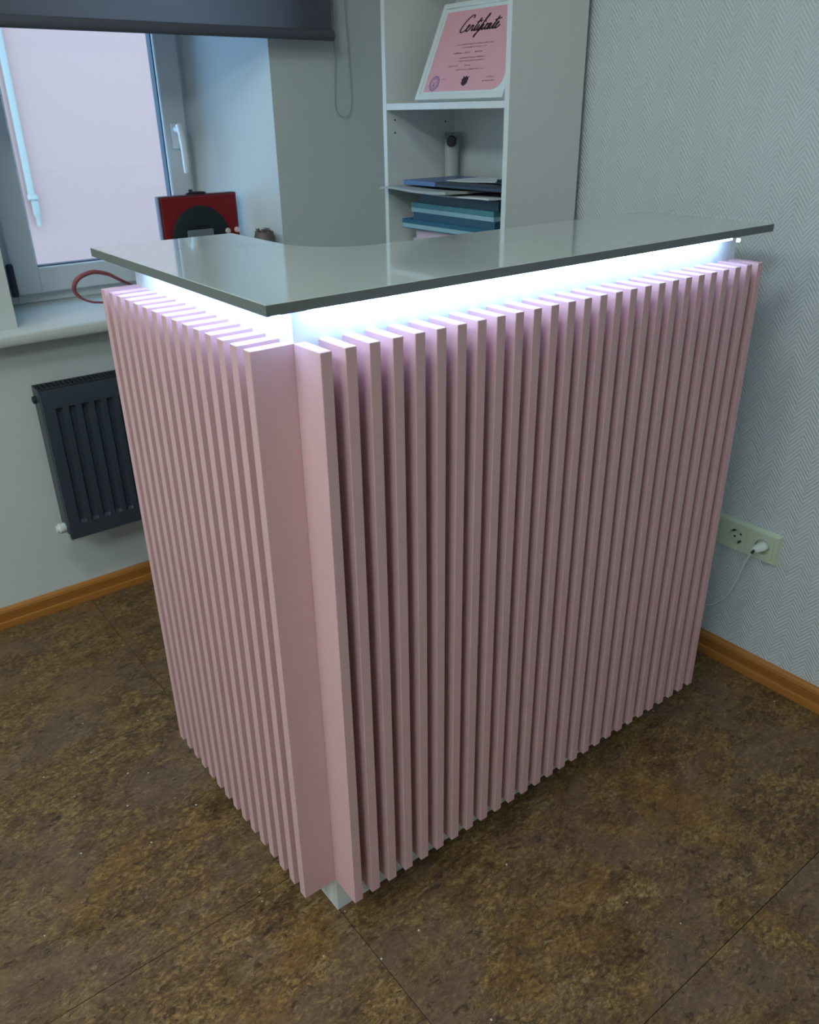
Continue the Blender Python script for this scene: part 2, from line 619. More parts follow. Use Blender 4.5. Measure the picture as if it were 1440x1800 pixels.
# hinge on the left, lever handle on the right stile
hb = bmesh.new()
add_lathe(hb, [(0.009, 0), (0.010, 0.004), (0.010, 0.085), (0.008, 0.09)], 12, WI @ Matrix.Translation((0.046, YFR - 0.022, 0.862)))
link('hinge', mesh_of(hb, 'hinge', 40), 'gasket', win)
hd = bmesh.new()
add_box(hd, (0.578, YFR - 0.026, 1.232), (0.606, YFR - 0.017, 1.302), 0.003, 2)
add_lathe(hd, [(0.010, 0), (0.010, 0.030)], 12, Matrix.Translation((0.592, YFR - 0.024, 1.285)) @ Matrix.Rotation(math.pi / 2, 4, 'X'))
add_tube(hd, catmull([(0.592, YFR - 0.055, 1.298), (0.592, YFR - 0.062, 1.28), (0.593, YFR - 0.066, 1.24), (0.594, YFR - 0.066, 1.166)], 5), [0.011] * 5 + [0.010] * 5 + [0.009] * 5 + [0.0075], 10)
hd.transform(WI)
link('window_handle', mesh_of(hd, 'window_handle', 40), 'handle_white', win)
# small dark fitting low on the right stile
wbox('fitting', (0.612, YFR - 0.024, 1.075), (0.622, YFR - 0.016, 1.115), 'gasket')
# sill board with a rounded nosing
sp = [(YFR + 0.02, 0.803), (YFR + 0.02, 0.834), (1.337, 0.834), (1.331, 0.831), (1.328, 0.826), (1.328, 0.807), (1.331, 0.803)]
sl = prism('window_sill', sp, 'x', -0.34, 0.93, 'sill_plastic', None, 40)
struct(sl, 'white plastic window sill board above the radiator', 'window sill')

# ------------------------------------------------------------------ outside
nb = thing('neighbour_building', 'pale pink rendered building wall outside the window', 'building', (2.0, 9.9, -2.5))
NI = Matrix.Translation(-Vector(nb.location))


def nmesh(name, bm, material, smooth=None, parent=nb):
    bm.transform(NI)
    return link(name, mesh_of(bm, name, smooth), material, parent)


bm = bmesh.new()
add_box(bm, (2.12, 9.9, -2.5), (14, 14.0, 13.0))
nmesh('facade', bm, 'pink_render')
bm = bmesh.new()
add_lathe(bm, [(0.038, 0.48), (0.038, 13.0)], 16, Matrix.Translation((2.225, 9.84, 0)))
add_lathe(bm, [(0.038, 0.52), (0.058, 0.515), (0.060, 0.47), (0.034, 0.45)], 16, Matrix.Translation((2.232, 9.83, 0.0)))
add_lathe(bm, [(0.040, 0.45), (0.040, 0.29), (0.026, 0.26), (0.026, 0.17)], 16, Matrix.Translation((2.243, 9.83, 0)))
nmesh('drainpipe', bm, 'pipe_white', 40)
yard = struct(box('yard_ground', (-9, YW + TH, -2.7), (15, 9.9, -2.5), 'yard_asphalt'), 'grey asphalt yard between the two buildings', 'ground')

# ------------------------------------------------------------------ reception desk
PT = 0.037                       # slat pitch
ST, SD = 0.0172, 0.0630          # slat thickness and depth
ZB, ZT = 0.0804, 1.0606          # slat bottom and top
ZK0, ZK1 = 1.1053, 1.1197        # countertop bottom and top
BX, BY = 0.980, 0.5355           # carcass lengths
desk = thing('reception_desk', 'pink slatted L-shaped reception desk with grey glossy top and white light strip', 'desk')
box('front_panel', (0, 0, 0), (BX, 0.016, ZK0), 'desk_white', desk, 0.0006)
box('side_panel', (0, 0.016, 0), (0.016, BY, ZK0), 'desk_white', desk, 0.0006)
box('end_panel', (BX - 0.016, 0.016, 0), (BX, 0.255, ZK0), 'desk_white', desk, 0.0006)
box('end_panel', (0.016, BY - 0.016, 0), (0.205, BY, ZK0), 'desk_white', desk, 0.0006)
box('back_shelf', (0.016, 0.016, 0.720), (BX - 0.016, 0.250, 0.738), 'desk_white', desk, 0.0006)

bm = bmesh.new()
add_box(bm, (0, -SD, ZB), (ST, 0, ZT), 0.0007)
slat_f = mesh_of(bm, 'slat')
slat_f.materials.append(MATS['pink_paint'])
bm = bmesh.new()
add_box(bm, (-SD, 0, ZB), (0, ST, ZT), 0.0007)
slat_s = mesh_of(bm, 'slat')
slat_s.materials.append(MATS['pink_paint'])
for i in range(27):
    link('slat', slat_f, None, desk, (i * PT, 0, 0))
for i in range(15):
    link('slat', slat_s, None, desk, (0, i * PT, 0))

# countertop: L outline with a rounded inner corner
CX0, CY0, CX1, CY1 = -0.0482, -0.0258, 1.0600, 0.600
IXC, IYC, RC = 0.222, 0.284, 0.125
out = [(CX0, CY0), (CX1, CY0), (CX1, IYC)]
for i in range(13):
    a = math.radians(270 - 90 * i / 12)
    out.append((IXC + RC + RC * math.cos(a), IYC + RC + RC * math.sin(a)))
out += [(IXC, CY1), (CX0, CY1)]
bm = bmesh.new()
add_prism(bm, out, 'z', ZK0, ZK1)
bmesh.ops.recalc_face_normals(bm, faces=bm.faces)
es = [e for e in bm.edges if all(abs(v_.co.z - ZK1) < 1e-6 for v_ in e.verts)]
bmesh.ops.bevel(bm, geom=es, offset=0.0008, segments=2, affect='EDGES', profile=0.5)
top = link('countertop', mesh_of(bm, 'countertop'), 'counter_grey', desk)
top.data.materials.append(MATS['counter_edge'])
for p in top.data.polygons:
    if abs(p.normal.z) < 0.3:
        p.material_index = 1
# light strip in the corner between carcass and countertop
box('led_strip', (0.0120, -0.0250, ZK0 - 0.0035), (BX - 0.055, -0.0180, ZK0 - 0.0003), 'led_diffuser', desk)
box('led_strip', (-0.036, -0.0250, ZK0 - 0.0035), (-0.029, BY - 0.050, ZK0 - 0.0003), 'led_diffuser', desk)
lathe('led_end_cap', [(0.0, -0.004), (0.0035, -0.0035), (0.005, 0), (0.0035, 0.0035), (0.0, 0.004)], 'led_cap', desk, Matrix.Translation((BX + 0.0035, -0.001, 1.0935)), 16)

# ------------------------------------------------------------------ bookcase
KX0, KX1, KY0, KY1 = 0.957, 1.208, 0.612, 1.105
case = thing('bookcase', 'tall white open bookcase against the herringbone wallpaper wall', 'bookcase', (KX0, KY0, 0))
KI = Matrix.Translation(-Vector(case.location))


def kbox(name, lo, hi, material, bevel=0.0006, parent=case):
    bm = bmesh.new()
    add_box(bm, lo, hi, bevel)
    bm.transform(KI)
    return link(name, mesh_of(bm, name), material, parent)


KT = 0.016
kbox('side_panel', (KX0, KY0, 0.0), (KX1, KY0 + KT, 2.1), 'white_laminate')
side_l = kbox('side_panel', (KX0, KY1 - KT, 0.0), (KX1, KY1, 2.1), 'white_laminate')
kbox('back_panel', (KX1 - 0.006, KY0 + KT, 0.05), (KX1 - 0.001, KY1 - KT, 2.09), 'cabinet_inside', 0)
ZS = [0.06, 0.35, 0.665, 0.978, 1.3435, 1.705, 2.098]
for z in ZS:
    kbox('shelf', (KX0 + 0.0005, KY0 + KT, z - KT), (KX1 - 0.006, KY1 - KT, z), 'white_laminate')
for (x, z) in ((KX0 + 0.028, 1.303), (KX0 + 0.028, 1.271), (KX0 + 0.21, 1.297)):
    lathe('peg_hole', [(0.0025, 0.0), (0.0025, 0.0008)], 'joint_dark', case, KI @ Matrix.Translation((x, KY1 - KT, z)) @ Matrix.Rotation(math.pi / 2, 4, 'X'), 10)

# ------------------------------------------------------------------ framed certificate
ZSH = 1.3435
FW, FH = 0.337, 0.247
th = math.atan2(0.105, 0.223)
cert = thing('framed_certificate', 'white framed pink certificate leaning on the upper bookcase shelf', 'certificate')
# local axes: u to the right (-Y world), v up the frame, w out of the frame towards the room
U = Vector((0, -1, 0))
V = Vector((math.sin(th), 0, math.cos(th)))
Wn = Vector((-math.cos(th), 0, math.sin(th)))
M = Matrix((U, V, Wn)).transposed().to_4x4()
M.translation = Vector((1.0, 1.020, ZSH + 0.0078))
cert.matrix_world = M


def cbox(name, u0, v0, u1, v1, w0, w1, material, parent=cert, bevel=0.0):
    return box(name, (u0, v0, w0), (u1, v1, w1), material, parent, bevel)


B = 0.013
bm = bmesh.new()
add_box(bm, (0, 0, -0.016), (FW, B, 0.0), 0.0008)
add_box(bm, (0, FH - B, -0.016), (FW, FH, 0.0), 0.0008)
add_box(bm, (0, B, -0.016), (B, FH - B, 0.0), 0.0008)
add_box(bm, (FW - B, B, -0.016), (FW, FH - B, 0.0), 0.0008)
link('frame', mesh_of(bm, 'frame'), 'frame_white', cert)
cbox('mat_board', B, B, FW - B, FH - B, -0.014, -0.0042, 'mat_white')
bm = bmesh.new()
add_prism(bm, [(0.022, 0.0215), (0.022, 0.2255), (0.316, 0.2255)] + [(0.316 - 0.03 + 0.03 * math.cos(math.radians(a)), 0.0515 + 0.03 * math.sin(math.radians(a))) for a in range(0, -91, -15)], 'z', -0.0042, -0.0038)
paper = link('certificate_sheet', mesh_of(bm, 'certificate_sheet'), 'certificate_paper', cert)
# handwriting-like title
x = 0.0
strokes = [
    [(1.75, 2.35), (1.75, 2.75), (1.35, 2.85), (0.65, 2.15), (0.15, 1.0), (0.05, 0.2), (0.4, -0.1), (0.95, 0.15), (1.35, 0.65), (1.62, 1.0), (1.42, 1.15), (1.22, 0.6), (1.35, 0.02), (1.75, 0.2), (2.05, 0.85), (2.12, 1.05), (2.2, 0.9), (2.45, 0.95), (2.35, 0.35), (2.5, 0.02), (2.8, 0.35), (3.3, 1.75), (3.45, 2.2)],
    [(3.35, 2.05), (3.0, 0.75), (2.95, 0.1), (3.2, 0.05), (3.5, 0.8), (3.55, 0.95), (3.42, 0.25), (3.6, 0.05), (3.95, 0.6), (4.55, 2.1), (4.8, 2.6), (4.72, 2.75), (4.45, 2.1), (3.85, 0.0), (3.55, -0.95), (3.42, -1.15), (3.5, -0.7), (4.1, 0.1), (4.4, 0.85), (4.45, 0.95), (4.35, 0.25), (4.55, 0.02), (4.85, 0.4), (5.2, 0.9), (5.35, 0.95), (5.05, 1.0), (4.95, 0.4), (5.1, 0.02), (5.45, 0.35), (5.85, 0.95), (5.6, 0.95), (5.45, 0.4), (5.6, 0.02), (5.9, 0.6), (6.0, 0.95), (5.9, 0.3), (6.1, 0.05), (6.45, 0.7), (6.85, 1.75), (6.95, 2.1)],
    [(6.9, 1.95), (6.6, 0.8), (6.5, 0.15), (6.7, 0.02), (7.0, 0.45), (7.3, 0.95), (7.15, 1.1), (6.98, 0.6), (7.1, 0.02), (7.4, 0.15), (7.75, 0.6)],
    [(2.85, 1.55), (3.9, 1.75)], [(6.35, 1.5), (7.55, 1.75)],
    [(3.62, 1.4), (3.68, 1.5)], [(4.58, 1.4), (4.64, 1.5)],
]
sc = 0.0187
bm = bmesh.new()
for s in strokes:
    pts = [Vector((0.094 + p[0] * sc + p[1] * 0.0032, 0.1705 + p[1] * 0.0138, 0)) for p in s]
    path = catmull(pts, 6)
    # flat pen ribbon, a little thicker on down strokes
    prev = None
    for i in range(len(path) - 1):
        d = path[i + 1] - path[i]
        if d.length < 1e-7:
            continue
        w_ = 0.00135 + 0.0014 * (abs(d.normalized().y))
        nrm = Vector((-d.y, d.x, 0)).normalized() * w_
        e_ = d.normalized() * 0.0003
        q = [path[i] - nrm - e_, path[i + 1] - nrm + e_, path[i + 1] + nrm + e_, path[i] + nrm - e_]
        z = -0.0036
        bm.faces.new([bm.verts.new((v_.x, v_.y, z)) for v_ in q])
for f_ in bm.faces:
    if f_.normal.z < 0:
        f_.normal_flip()
link('title_lettering', mesh_of(bm, 'title_lettering', recalc=False), 'ink_dark', paper)
# rows of small illegible print
rows = [(0.095, 0.240, 0.1385, 0.0042, 1), (0.125, 0.216, 0.1305, 0.0036, 1), (0.097, 0.130, 0.1175, 0.005, 1.4), (0.140, 0.160, 0.1175, 0.005, 1.4), (0.178, 0.207, 0.1178, 0.005, 1.4),
        (0.127, 0.224, 0.1045, 0.0042, 1), (0.128, 0.224, 0.0968, 0.0042, 1), (0.094, 0.131, 0.0850, 0.0042, 1.2), (0.158, 0.179, 0.0850, 0.0042, 1.2), (0.130, 0.232, 0.0750, 0.004, 1),
        (0.250, 0.281, 0.0535, 0.0042, 1), (0.243, 0.285, 0.0445, 0.0042, 1), (0.085, 0.099, 0.0528, 0.003, 1)]
bm = bmesh.new()
for u0, u1, v0, hh_, wt in rows:
    u = u0
    while u < u1:
        w_ = random.uniform(0.0012, 0.0024)
        if random.random() < 0.14:
            u += 0.0018
        hx = hh_ * random.choice((0.6, 0.62, 0.65, 0.95))
        # letter-like tick: upright plus a bar
        for (a0, b0, a1, b1) in ((u, v0 - hh_ / 2, u + 0.0007 * wt, v0 - hh_ / 2 + hx), (u, v0 - hh_ / 2 + random.choice((0, hh_ * 0.5)), u + w_, v0 - hh_ / 2 + hh_ * 0.25 + random.choice((0, hh_ * 0.35)))):
            if b1 < b0:
                b0, b1 = b1, b0
            bm.faces.new([bm.verts.new((p, q, -0.0036)) for p, q in ((a0, b0), (a1, b0), (a1, b1), (a0, b1))])
        u += w_ + 0.0007
link('small_print', mesh_of(bm, 'small_print', recalc=False), 'ink_soft', paper)['kind'] = 'stuff'
# round violet stamp at the lower left
bm = bmesh.new()


def ring2d(bm, cu, cv, r0, r1, n=36, z=-0.0035):
    va = [bm.verts.new((cu + r0 * math.cos(2 * math.pi * i / n), cv + r0 * math.sin(2 * math.pi * i / n), z)) for i in range(n)]
    vb = [bm.verts.new((cu + r1 * math.cos(2 * math.pi * i / n), cv + r1 * math.sin(2 * math.pi * i / n), z)) for i in range(n)]
    for i in range(n):
        bm.faces.new((va[i], vb[i], vb[(i + 1) % n], va[(i + 1) % n]))


ring2d(bm, 0.0585, 0.0425, 0.0168, 0.0192)
ring2d(bm, 0.0585, 0.0425, 0.0108, 0.0116)
for i in range(22):
    a = 2 * math.pi * i / 22
    u, v_ = 0.0585 + 0.0142 * math.cos(a), 0.0425 + 0.0142 * math.sin(a)
    bm.faces.new([bm.verts.new((u + p, v_ + q, -0.0035)) for p, q in ((-0.001, -0.0017), (0.0008, -0.0017), (0.0008, 0.0017), (-0.001, 0.0017))])
for i in range(9):
    u, v_ = 0.0585 + random.uniform(-0.006, 0.005), 0.040 + random.uniform(-0.005, 0.006)
    bm.faces.new([bm.verts.new((u + p, v_ + q, -0.0035)) for p, q in ((-0.0018, -0.0012), (0.0018, -0.0012), (0.0018, 0.0012), (-0.0018, 0.0012))])
link('round_stamp', mesh_of(bm, 'round_stamp', recalc=False), 'stamp_violet', paper)
# small dark emblem at the bottom middle: a crown-topped leafy shield
bm = bmesh.new()
cu, cv = 0.1765, 0.0452
shape = [(0, -0.0115), (0.0045, -0.0085), (0.0075, -0.004), (0.0068, 0.001), (0.0088, 0.0035), (0.007, 0.0055), (0.0095, 0.0115), (0.0045, 0.0085), (0.002, 0.0125), (-0.001, 0.0085), (-0.0055, 0.012), (-0.0055, 0.0062), (-0.0088, 0.004), (-0.0065, 0.0), (-0.0078, -0.005), (-0.0045, -0.0085)]
c0 = bm.verts.new((cu, cv, -0.0035))
vs = [bm.verts.new((cu + p * 1.55, cv + q * 1.1, -0.0035)) for p, q in shape]
for i in range(len(vs)):
    bm.faces.new((c0, vs[i], vs[(i + 1) % len(vs)]))
emb = link('emblem', mesh_of(bm, 'emblem', recalc=False), 'ink_dark', paper)

# ------------------------------------------------------------------ things on the lower bookcase shelf
ZL = 0.978


def slab(bm, x0, x1, y0, y1, z0, z1, bev=0.0):
    add_box(bm, (x0, y0, z0), (x1, y1, z1), bev)


def place(o_mesh_bm, loc, rz):
    o_mesh_bm.transform(Matrix.Translation(loc) @ Matrix.Rotation(rz, 4, 'Z'))


def book(name, label, cat, cx, cy, z0, dx, dy, h, rz, cover, pages, tcov=0.0022, lip=0.004, group=None, tbot=None, bottom=None):
    """a bound volume lying flat: two covers, a spine at the back and a page block"""
    t_ = thing(name, label, cat, (cx, cy, z0), group)
    t_.rotation_euler = (0, 0, rz)
    tbot = tbot or tcov
    box('cover', (-dx / 2 + (0.004 if bottom else 0), -dy / 2, 0), (dx / 2, dy / 2 - (0.006 if bottom else 0), tbot), bottom or cover, t_, 0.0004)
    box('page_block', (-dx / 2 + lip, -dy / 2 + lip, tbot), (dx / 2 - 0.003, dy / 2 - lip, h - tcov), pages, t_)
    box('cover', (-dx / 2, -dy / 2, h - tcov), (dx / 2, dy / 2, h), cover, t_, 0.0004)
    box('spine', (dx / 2 - 0.003, -dy / 2, tbot), (dx / 2, dy / 2, h - tcov), cover, t_)
    return t_


G = 'papers stacked on the lower bookcase shelf'
z = ZL
book('notebook', 'pale pink notebook at the bottom of the bookcase stack', 'notebook', 1.078, 0.835, z, 0.20, 0.34, 0.024, 0.02, 'paper_pink', 'paper', 0.0015, 0.003, G)
z += 0.024
book('notebook', 'pale pink notebook second from the bottom of the bookcase stack', 'notebook', 1.075, 0.828, z, 0.20, 0.335, 0.026, -0.03, 'paper_pink', 'paper_pink', 0.0015, 0.003, G)
z += 0.026
book('ring_binder', 'blue binder with pale lower edge in the bookcase stack', 'binder', 1.078, 0.856, z, 0.215, 0.372, 0.024, 0.015, 'binder_blue', 'binder_lip', 0.011, 0.001, G, 0.002)
z += 0.024
book('ring_binder', 'teal binder with pale pages in the bookcase stack', 'binder', 1.080, 0.838, z, 0.21, 0.345, 0.044, -0.02, 'binder_teal', 'binder_lip', 0.013, 0.001, G, 0.020, 'binder_navy')
z += 0.044
book('document_folder', 'dark teal folder under the loose papers in the bookcase', 'folder', 1.082, 0.818, z, 0.205, 0.318, 0.024, 0.0, 'folder_teal_dark', 'folder_teal_dark', 0.003, 0.001, G)
z += 0.024


def wavy_sheet(name, label, cat, cx, cy, z0, dx, dy, h, rz, material, amp, seed, droop=0.0):
    rnd = random.Random(seed)
    nx, ny = 8, 16
    ph = [rnd.uniform(0, 6.28) for _ in range(4)]
    bm = bmesh.new()
    g = {}
    for lay in (0, 1):
        for i in range(nx + 1):
            for j in range(ny + 1):
                u, v_ = i / nx, j / ny
                w_ = amp * (0.5 + 0.5 * math.sin(ph[0] + v_ * 5.0 + u * 1.2)) * (0.35 + 0.65 * (1 - u))
                w_ += droop * max(0.0, v_ - 0.80) ** 2 * (1 - u)
                g[lay, i, j] = bm.verts.new(((u - 0.5) * dx, (v_ - 0.5) * dy, w_ + lay * h))
    for i in range(nx):
        for j in range(ny):
            bm.faces.new((g[1, i, j], g[1, i + 1, j], g[1, i + 1, j + 1], g[1, i, j + 1]))
            bm.faces.new((g[0, i, j], g[0, i, j + 1], g[0, i + 1, j + 1], g[0, i + 1, j]))
    for i in range(nx):
        for j in (0, ny):
            bm.faces.new((g[0, i, j], g[0, i + 1, j], g[1, i + 1, j], g[1, i, j]))
    for j in range(ny):
        for i in (0, nx):
            bm.faces.new((g[0, i, j], g[1, i, j], g[1, i, j + 1], g[0, i, j + 1]))
    o = link(name, mesh_of(bm, name, 50), material, None, (cx, cy, z0))
    o.rotation_euler = (0, 0, rz)
    tag(o, label, cat, G)
    return o


wavy_sheet('paper_sheaf', 'ragged white paper sheaf lying on the dark teal folder', 'papers', 1.066, 0.820, z + 0.0003, 0.21, 0.345, 0.0035, -0.10, 'paper', 0.0045, 3)
z += 0.0085
wavy_sheet('paper_sheaf', 'loose grey paper sheaf sticking out past the bookcase edge', 'papers', 1.032, 0.933, z + 0.0003, 0.22, 0.30, 0.0060, -0.05, 'paper_grey', 0.005, 11, -0.12)
z += 0.0135
mg = thing('magazine', 'blue and black magazine on top of the bookcase paper stack', 'magazine', (1.075, 0.842, z), G)
mg.rotation_euler = (0, 0, 0.03)
box('page_block', (-0.103, -0.193, 0), (0.10, 0.187, 0.008), 'magazine_dark', mg, 0.0008)
box('cover', (-0.105, 0.055, 0.0005), (0.10, 0.190, 0.0125), 'magazine_blue', mg, 0.001)
box('cover', (-0.105, -0.195, 0.008), (0.10, 0.055, 0.0115), 'magazine_dark', mg, 0.001)
z += 0.0125
wavy_sheet('paper_sheaf', 'thin white paper lying on the magazine in the bookcase', 'papers', 1.092, 0.800, z + 0.0003, 0.15, 0.20, 0.0015, 0.12, 'paper', 0.003, 21)
wl = thing('wallet', 'small black folded case on top of the magazine in the bookcase', 'case', (1.075, 0.690, z))
box('lower_half', (-0.05, -0.033, 0), (0.05, 0.033, 0.006), 'magazine_black', wl, 0.002, 2)
box('upper_half', (-0.05, -0.033, 0.0065), (0.05, 0.028, 0.012), 'magazine_black', wl, 0.002, 2)

# glass bottle with a round black stopper label, behind the stack
bt = thing('glass_bottle', 'clear glass cylinder bottle with black round knob behind the paper stack', 'bottle', (1.165, 1.058, ZL))
lathe('bottle_body', [(0.0, 0.0), (0.0185, 0.001), (0.020, 0.004), (0.020, 0.268), (0.018, 0.274), (0.0165, 0.274), (0.0175, 0.262), (0.0175, 0.006), (0.0, 0.005)], 'bottle_glass', bt, None, 28)
lathe('collar', [(0.0150, 0.270), (0.0205, 0.272), (0.0205, 0.288), (0.018, 0.291), (0.0, 0.291)], 'bottle_metal', bt, None, 28)
lathe('black_knob', [(0.0, -0.004), (0.012, -0.003), (0.0155, 0.003), (0.0155, 0.008), (0.012, 0.013), (0.0, 0.014)], 'stopper_black', bt, Matrix.Translation((-0.014, -0.018, 0.268)) @ Matrix.Rotation(-math.pi / 2, 4, 'Y') @ Matrix.Rotation(math.radians(35), 4, 'X'), 20)

# ------------------------------------------------------------------ things on the window sill
ZSILL = 0.834
rp = thing('record_player', 'red portable case with black round disc standing on the window sill', 'record player', (0.565, 1.500, ZSILL))
bm = bmesh.new()
add_box(bm, (-0.123, 0.0, 0.004), (0.123, 0.030, 0.280), 0.004, 2)
link('case_body', mesh_of(bm, 'case_body', 40), 'case_trim', rp)
box('front_board', (-0.118, -0.004, 0.008), (0.118, 0.004, 0.276), 'case_red', rp, 0.002)
RX = Matrix.Rotation(math.pi / 2, 4, 'X')
dsk = lathe('black_disc', [(0.0, 0.0), (0.090, 0.0), (0.092, 0.002), (0.092, 0.004), (0.088, 0.006), (0.030, 0.005), (0.0, 0.005)], 'record_black', rp, Matrix.Translation((-0.006, -0.004, 0.158)) @ RX, 48)
lathe('disc_centre', [(0.0, 0.0), (0.047, 0.0), (0.047, 0.0012), (0.0, 0.0014)], 'record_centre', dsk, Matrix.Translation((-0.003, -0.0085, 0.150)) @ RX, 32)
box('silver_plate', (-0.052, -0.017, 0.120), (0.030, -0.009, 0.184), 'silver_plate', rp, 0.002)
for xk in (0.078, 0.111):
    lathe('knob', [(0.0, 0.014), (0.006, 0.0135), (0.0075, 0.011), (0.008, 0.0), (0.0, 0.0)], 'knob_pale', rp, Matrix.Translation((xk, -0.004, 0.173)) @ RX, 16)
hp = bmesh.new()
add_tube(hp, catmull([(-0.030, 0.014, 0.274), (-0.026, 0.014, 0.281), (0, 0.014, 0.283), (0.026, 0.014, 0.281), (0.030, 0.014, 0.274)], 5), 0.005, 8)
link('carry_handle', mesh_of(hp, 'carry_handle', 50), 'handle_black', rp)
for sx_ in (-0.09, 0.09):
    lathe('foot', [(0.0, 0.0), (0.008, 0.0), (0.009, 0.005), (0.0, 0.005)], 'handle_black', rp, Matrix.Translation((sx_, 0.015, 0.0)), 12)

jr = thing('glass_jar', 'small brownish jar with a pale stem on the sill beside the window reveal', 'jar', (0.712, 1.388, ZSILL))
lathe('jar_body', [(0.0, 0.0), (0.030, 0.0), (0.032, 0.004), (0.032, 0.158), (0.028, 0.168), (0.028, 0.174), (0.025, 0.174), (0.025, 0.166), (0.029, 0.156), (0.029, 0.006), (0.0, 0.005)], 'jar_brown', jr, None, 24)
for i, (dx_, dy_, hh_, mt) in enumerate(((0.0, 0.0, 0.186, 'jar_pale'), (-0.014, 0.004, 0.183, 'jar_brown'), (0.013, 0.006, 0.181, 'jar_brown'), (0.006, -0.012, 0.180, 'jar_brown'), (-0.008, -0.010, 0.182, 'jar_brown'), (0.006, 0.012, 0.184, 'jar_pale'))):
    tube('stem', [(dx_ * 0.5, dy_ * 0.5, 0.006), (dx_, dy_, 0.12), (dx_ * 1.3, dy_ * 1.3, hh_)], [0.003, 0.004, 0.006], mt, jr, 8)

pts = [(0.42, 1.46, 0.8375), (0.36, 1.43, 0.862), (0.254, 1.365, 0.923), (0.219, 1.36, 0.945), (0.176, 1.355, 0.956), (0.138, 1.355, 0.944), (0.124, 1.36, 0.918), (0.135, 1.36, 0.896), (0.161, 1.362, 0.880), (0.194, 1.37, 0.872), (0.25, 1.39, 0.858), (0.33, 1.42, 0.8365)]
pa = catmull(pts, 6)
rr = [0.0042 + 0.0022 * math.exp(-((i / len(pa) - 0.42) / 0.16) ** 2) - 0.0010 * max(0, i / len(pa) - 0.62) for i in range(len(pa))]
rr = [r_ if i / len(pa) < 0.64 else 0.0031 for i, r_ in enumerate(rr)]
cb = tube('power_cable', pa, rr, 'cable_red', None, 10)
tag(cb, 'dusty red cable looped up above the window sill behind the slats', 'cable')

# ------------------------------------------------------------------ roller blind
bl = thing('roller_blind', 'dark grey roller blind pulled halfway down over the window', 'blind', (0.40, 1.335, 2.42))
BI = Matrix.Translation(-Vector(bl.location))


def bmesh_part(name, bm, material, smooth=None, parent=bl):
    bm.transform(BI)
    return link(name, mesh_of(bm, name, smooth), material, parent)


bm = bmesh.new()
vs = [bm.verts.new(p) for p in ((-0.20, 1.338, 1.52), (0.957, 1.338, 1.52), (0.957, 1.338, 2.43), (-0.20, 1.338, 2.43))]
bm.faces.new(vs)
bmesh_part('fabric', bm, 'blind_fabric')
bm = bmesh.new()
add_prism(bm, [(1.338 + 0.0085 * math.cos(a * math.pi / 8), 1.520 + 0.0135 * math.sin(a * math.pi / 8)) for a in range(16)], 'x', -0.203, 0.960)
bmesh_part('bottom_bar', bm, 'blind_bar', 40)
bm = bmesh.new()
add_prism(bm, [(1.338 + 0.024 * math.cos(a * math.pi / 12), 2.43 + 0.024 * math.sin(a * math.pi / 12)) for a in range(24)], 'x', -0.205, 0.962)
bmesh_part('roller_tube', bm, 'blind_bar', 40)
for xb in (-0.212, 0.963):
    bm = bmesh.new()
    add_box(bm, (xb, 1.31, 2.39), (xb + 0.006, YW, 2.475), 0.002)
    bmesh_part('bracket', bm, 'blind_bar')
# beaded pull chain hanging by the pier
ch = catmull([(1.030, 1.372, 2.43), (1.028, 1.374, 2.0), (1.030, 1.378, 1.614), (1.037, 1.38, 1.50), (1.040, 1.38, 1.40), (1.037, 1.38, 1.335), (1.024, 1.381, 1.315), (1.008, 1.381, 1.312), (0.990, 1.381, 1.325), (0.981, 1.38, 1.351), (0.984, 1.378, 1.43), (0.986, 1.376, 1.513), (0.985, 1.372, 1.9), (0.985, 1.37, 2.43)], 10)
bm = bmesh.new()
add_tube(bm, ch, 0.0011, 6)
acc = 0.0
for i in range(1, len(ch)):
    seg = (ch[i] - ch[i - 1]).length
    while acc < seg:
        p = ch[i - 1].lerp(ch[i], acc / seg)
        if p.z < 1.75:
            bmesh.ops.create_icosphere(bm, subdivisions=1, radius=0.0021, matrix=Matrix.Translation(p))
        acc += 0.006
    acc -= seg
bmesh_part('pull_chain', bm, 'bead_chain', 60)

# ------------------------------------------------------------------ radiator
RX0, RX1, RY0, RY1, RZ0, RZ1 = -0.036, 0.664, 1.268, 1.338, 0.262, 0.694
rad = thing('radiator', 'dark grey ribbed panel radiator under the window sill', 'radiator', (0.31, 1.31, RZ0))
RI = Matrix.Translation(-Vector(rad.location))


def rpart(name, bm, material, smooth=None, parent=rad):
    bm.transform(RI)
    return link(name, mesh_of(bm, name, smooth), material, parent)


# stamped front plate: recessed vertical channels
bm = bmesh.new()
xs = [RX0]
xx = RX0 + 0.030
prof = {RX0: 0.0}
xlist = [(RX0, 0)]
while xx + 0.02 < RX1 - 0.02:
    xlist += [(xx, 0), (xx + 0.005, 1), (xx + 0.015, 1), (xx + 0.020, 0)]
    xx += 0.0333
xlist.append((RX1, 0))
zlist = [(RZ0, 0), (0.306, 0), (0.313, 1), (0.634, 1), (0.642, 0), (0.668, 0), (RZ1 - 0.003, 0)]
gv = {}
for i, (x, a) in enumerate(xlist):
    for j, (z_, b_) in enumerate(zlist):
        y = RY0 + 0.010 * a * b_
        if j == len(zlist) - 1:
            y += 0.004
        if j == 0:
            y += 0.002
        gv[i, j] = bm.verts.new((x, y, z_))
for i in range(len(xlist) - 1):
    for j in range(len(zlist) - 1):
        bm.faces.new((gv[i, j], gv[i + 1, j], gv[i + 1, j + 1], gv[i, j + 1]))
r = bmesh.ops.extrude_face_region(bm, geom=list(bm.faces))
bmesh.ops.translate(bm, vec=(0, 0.0135, 0), verts=[v_ for v_ in r['geom'] if isinstance(v_, bmesh.types.BMVert)])
rpart('front_plate', bm, 'radiator_grey', 25)
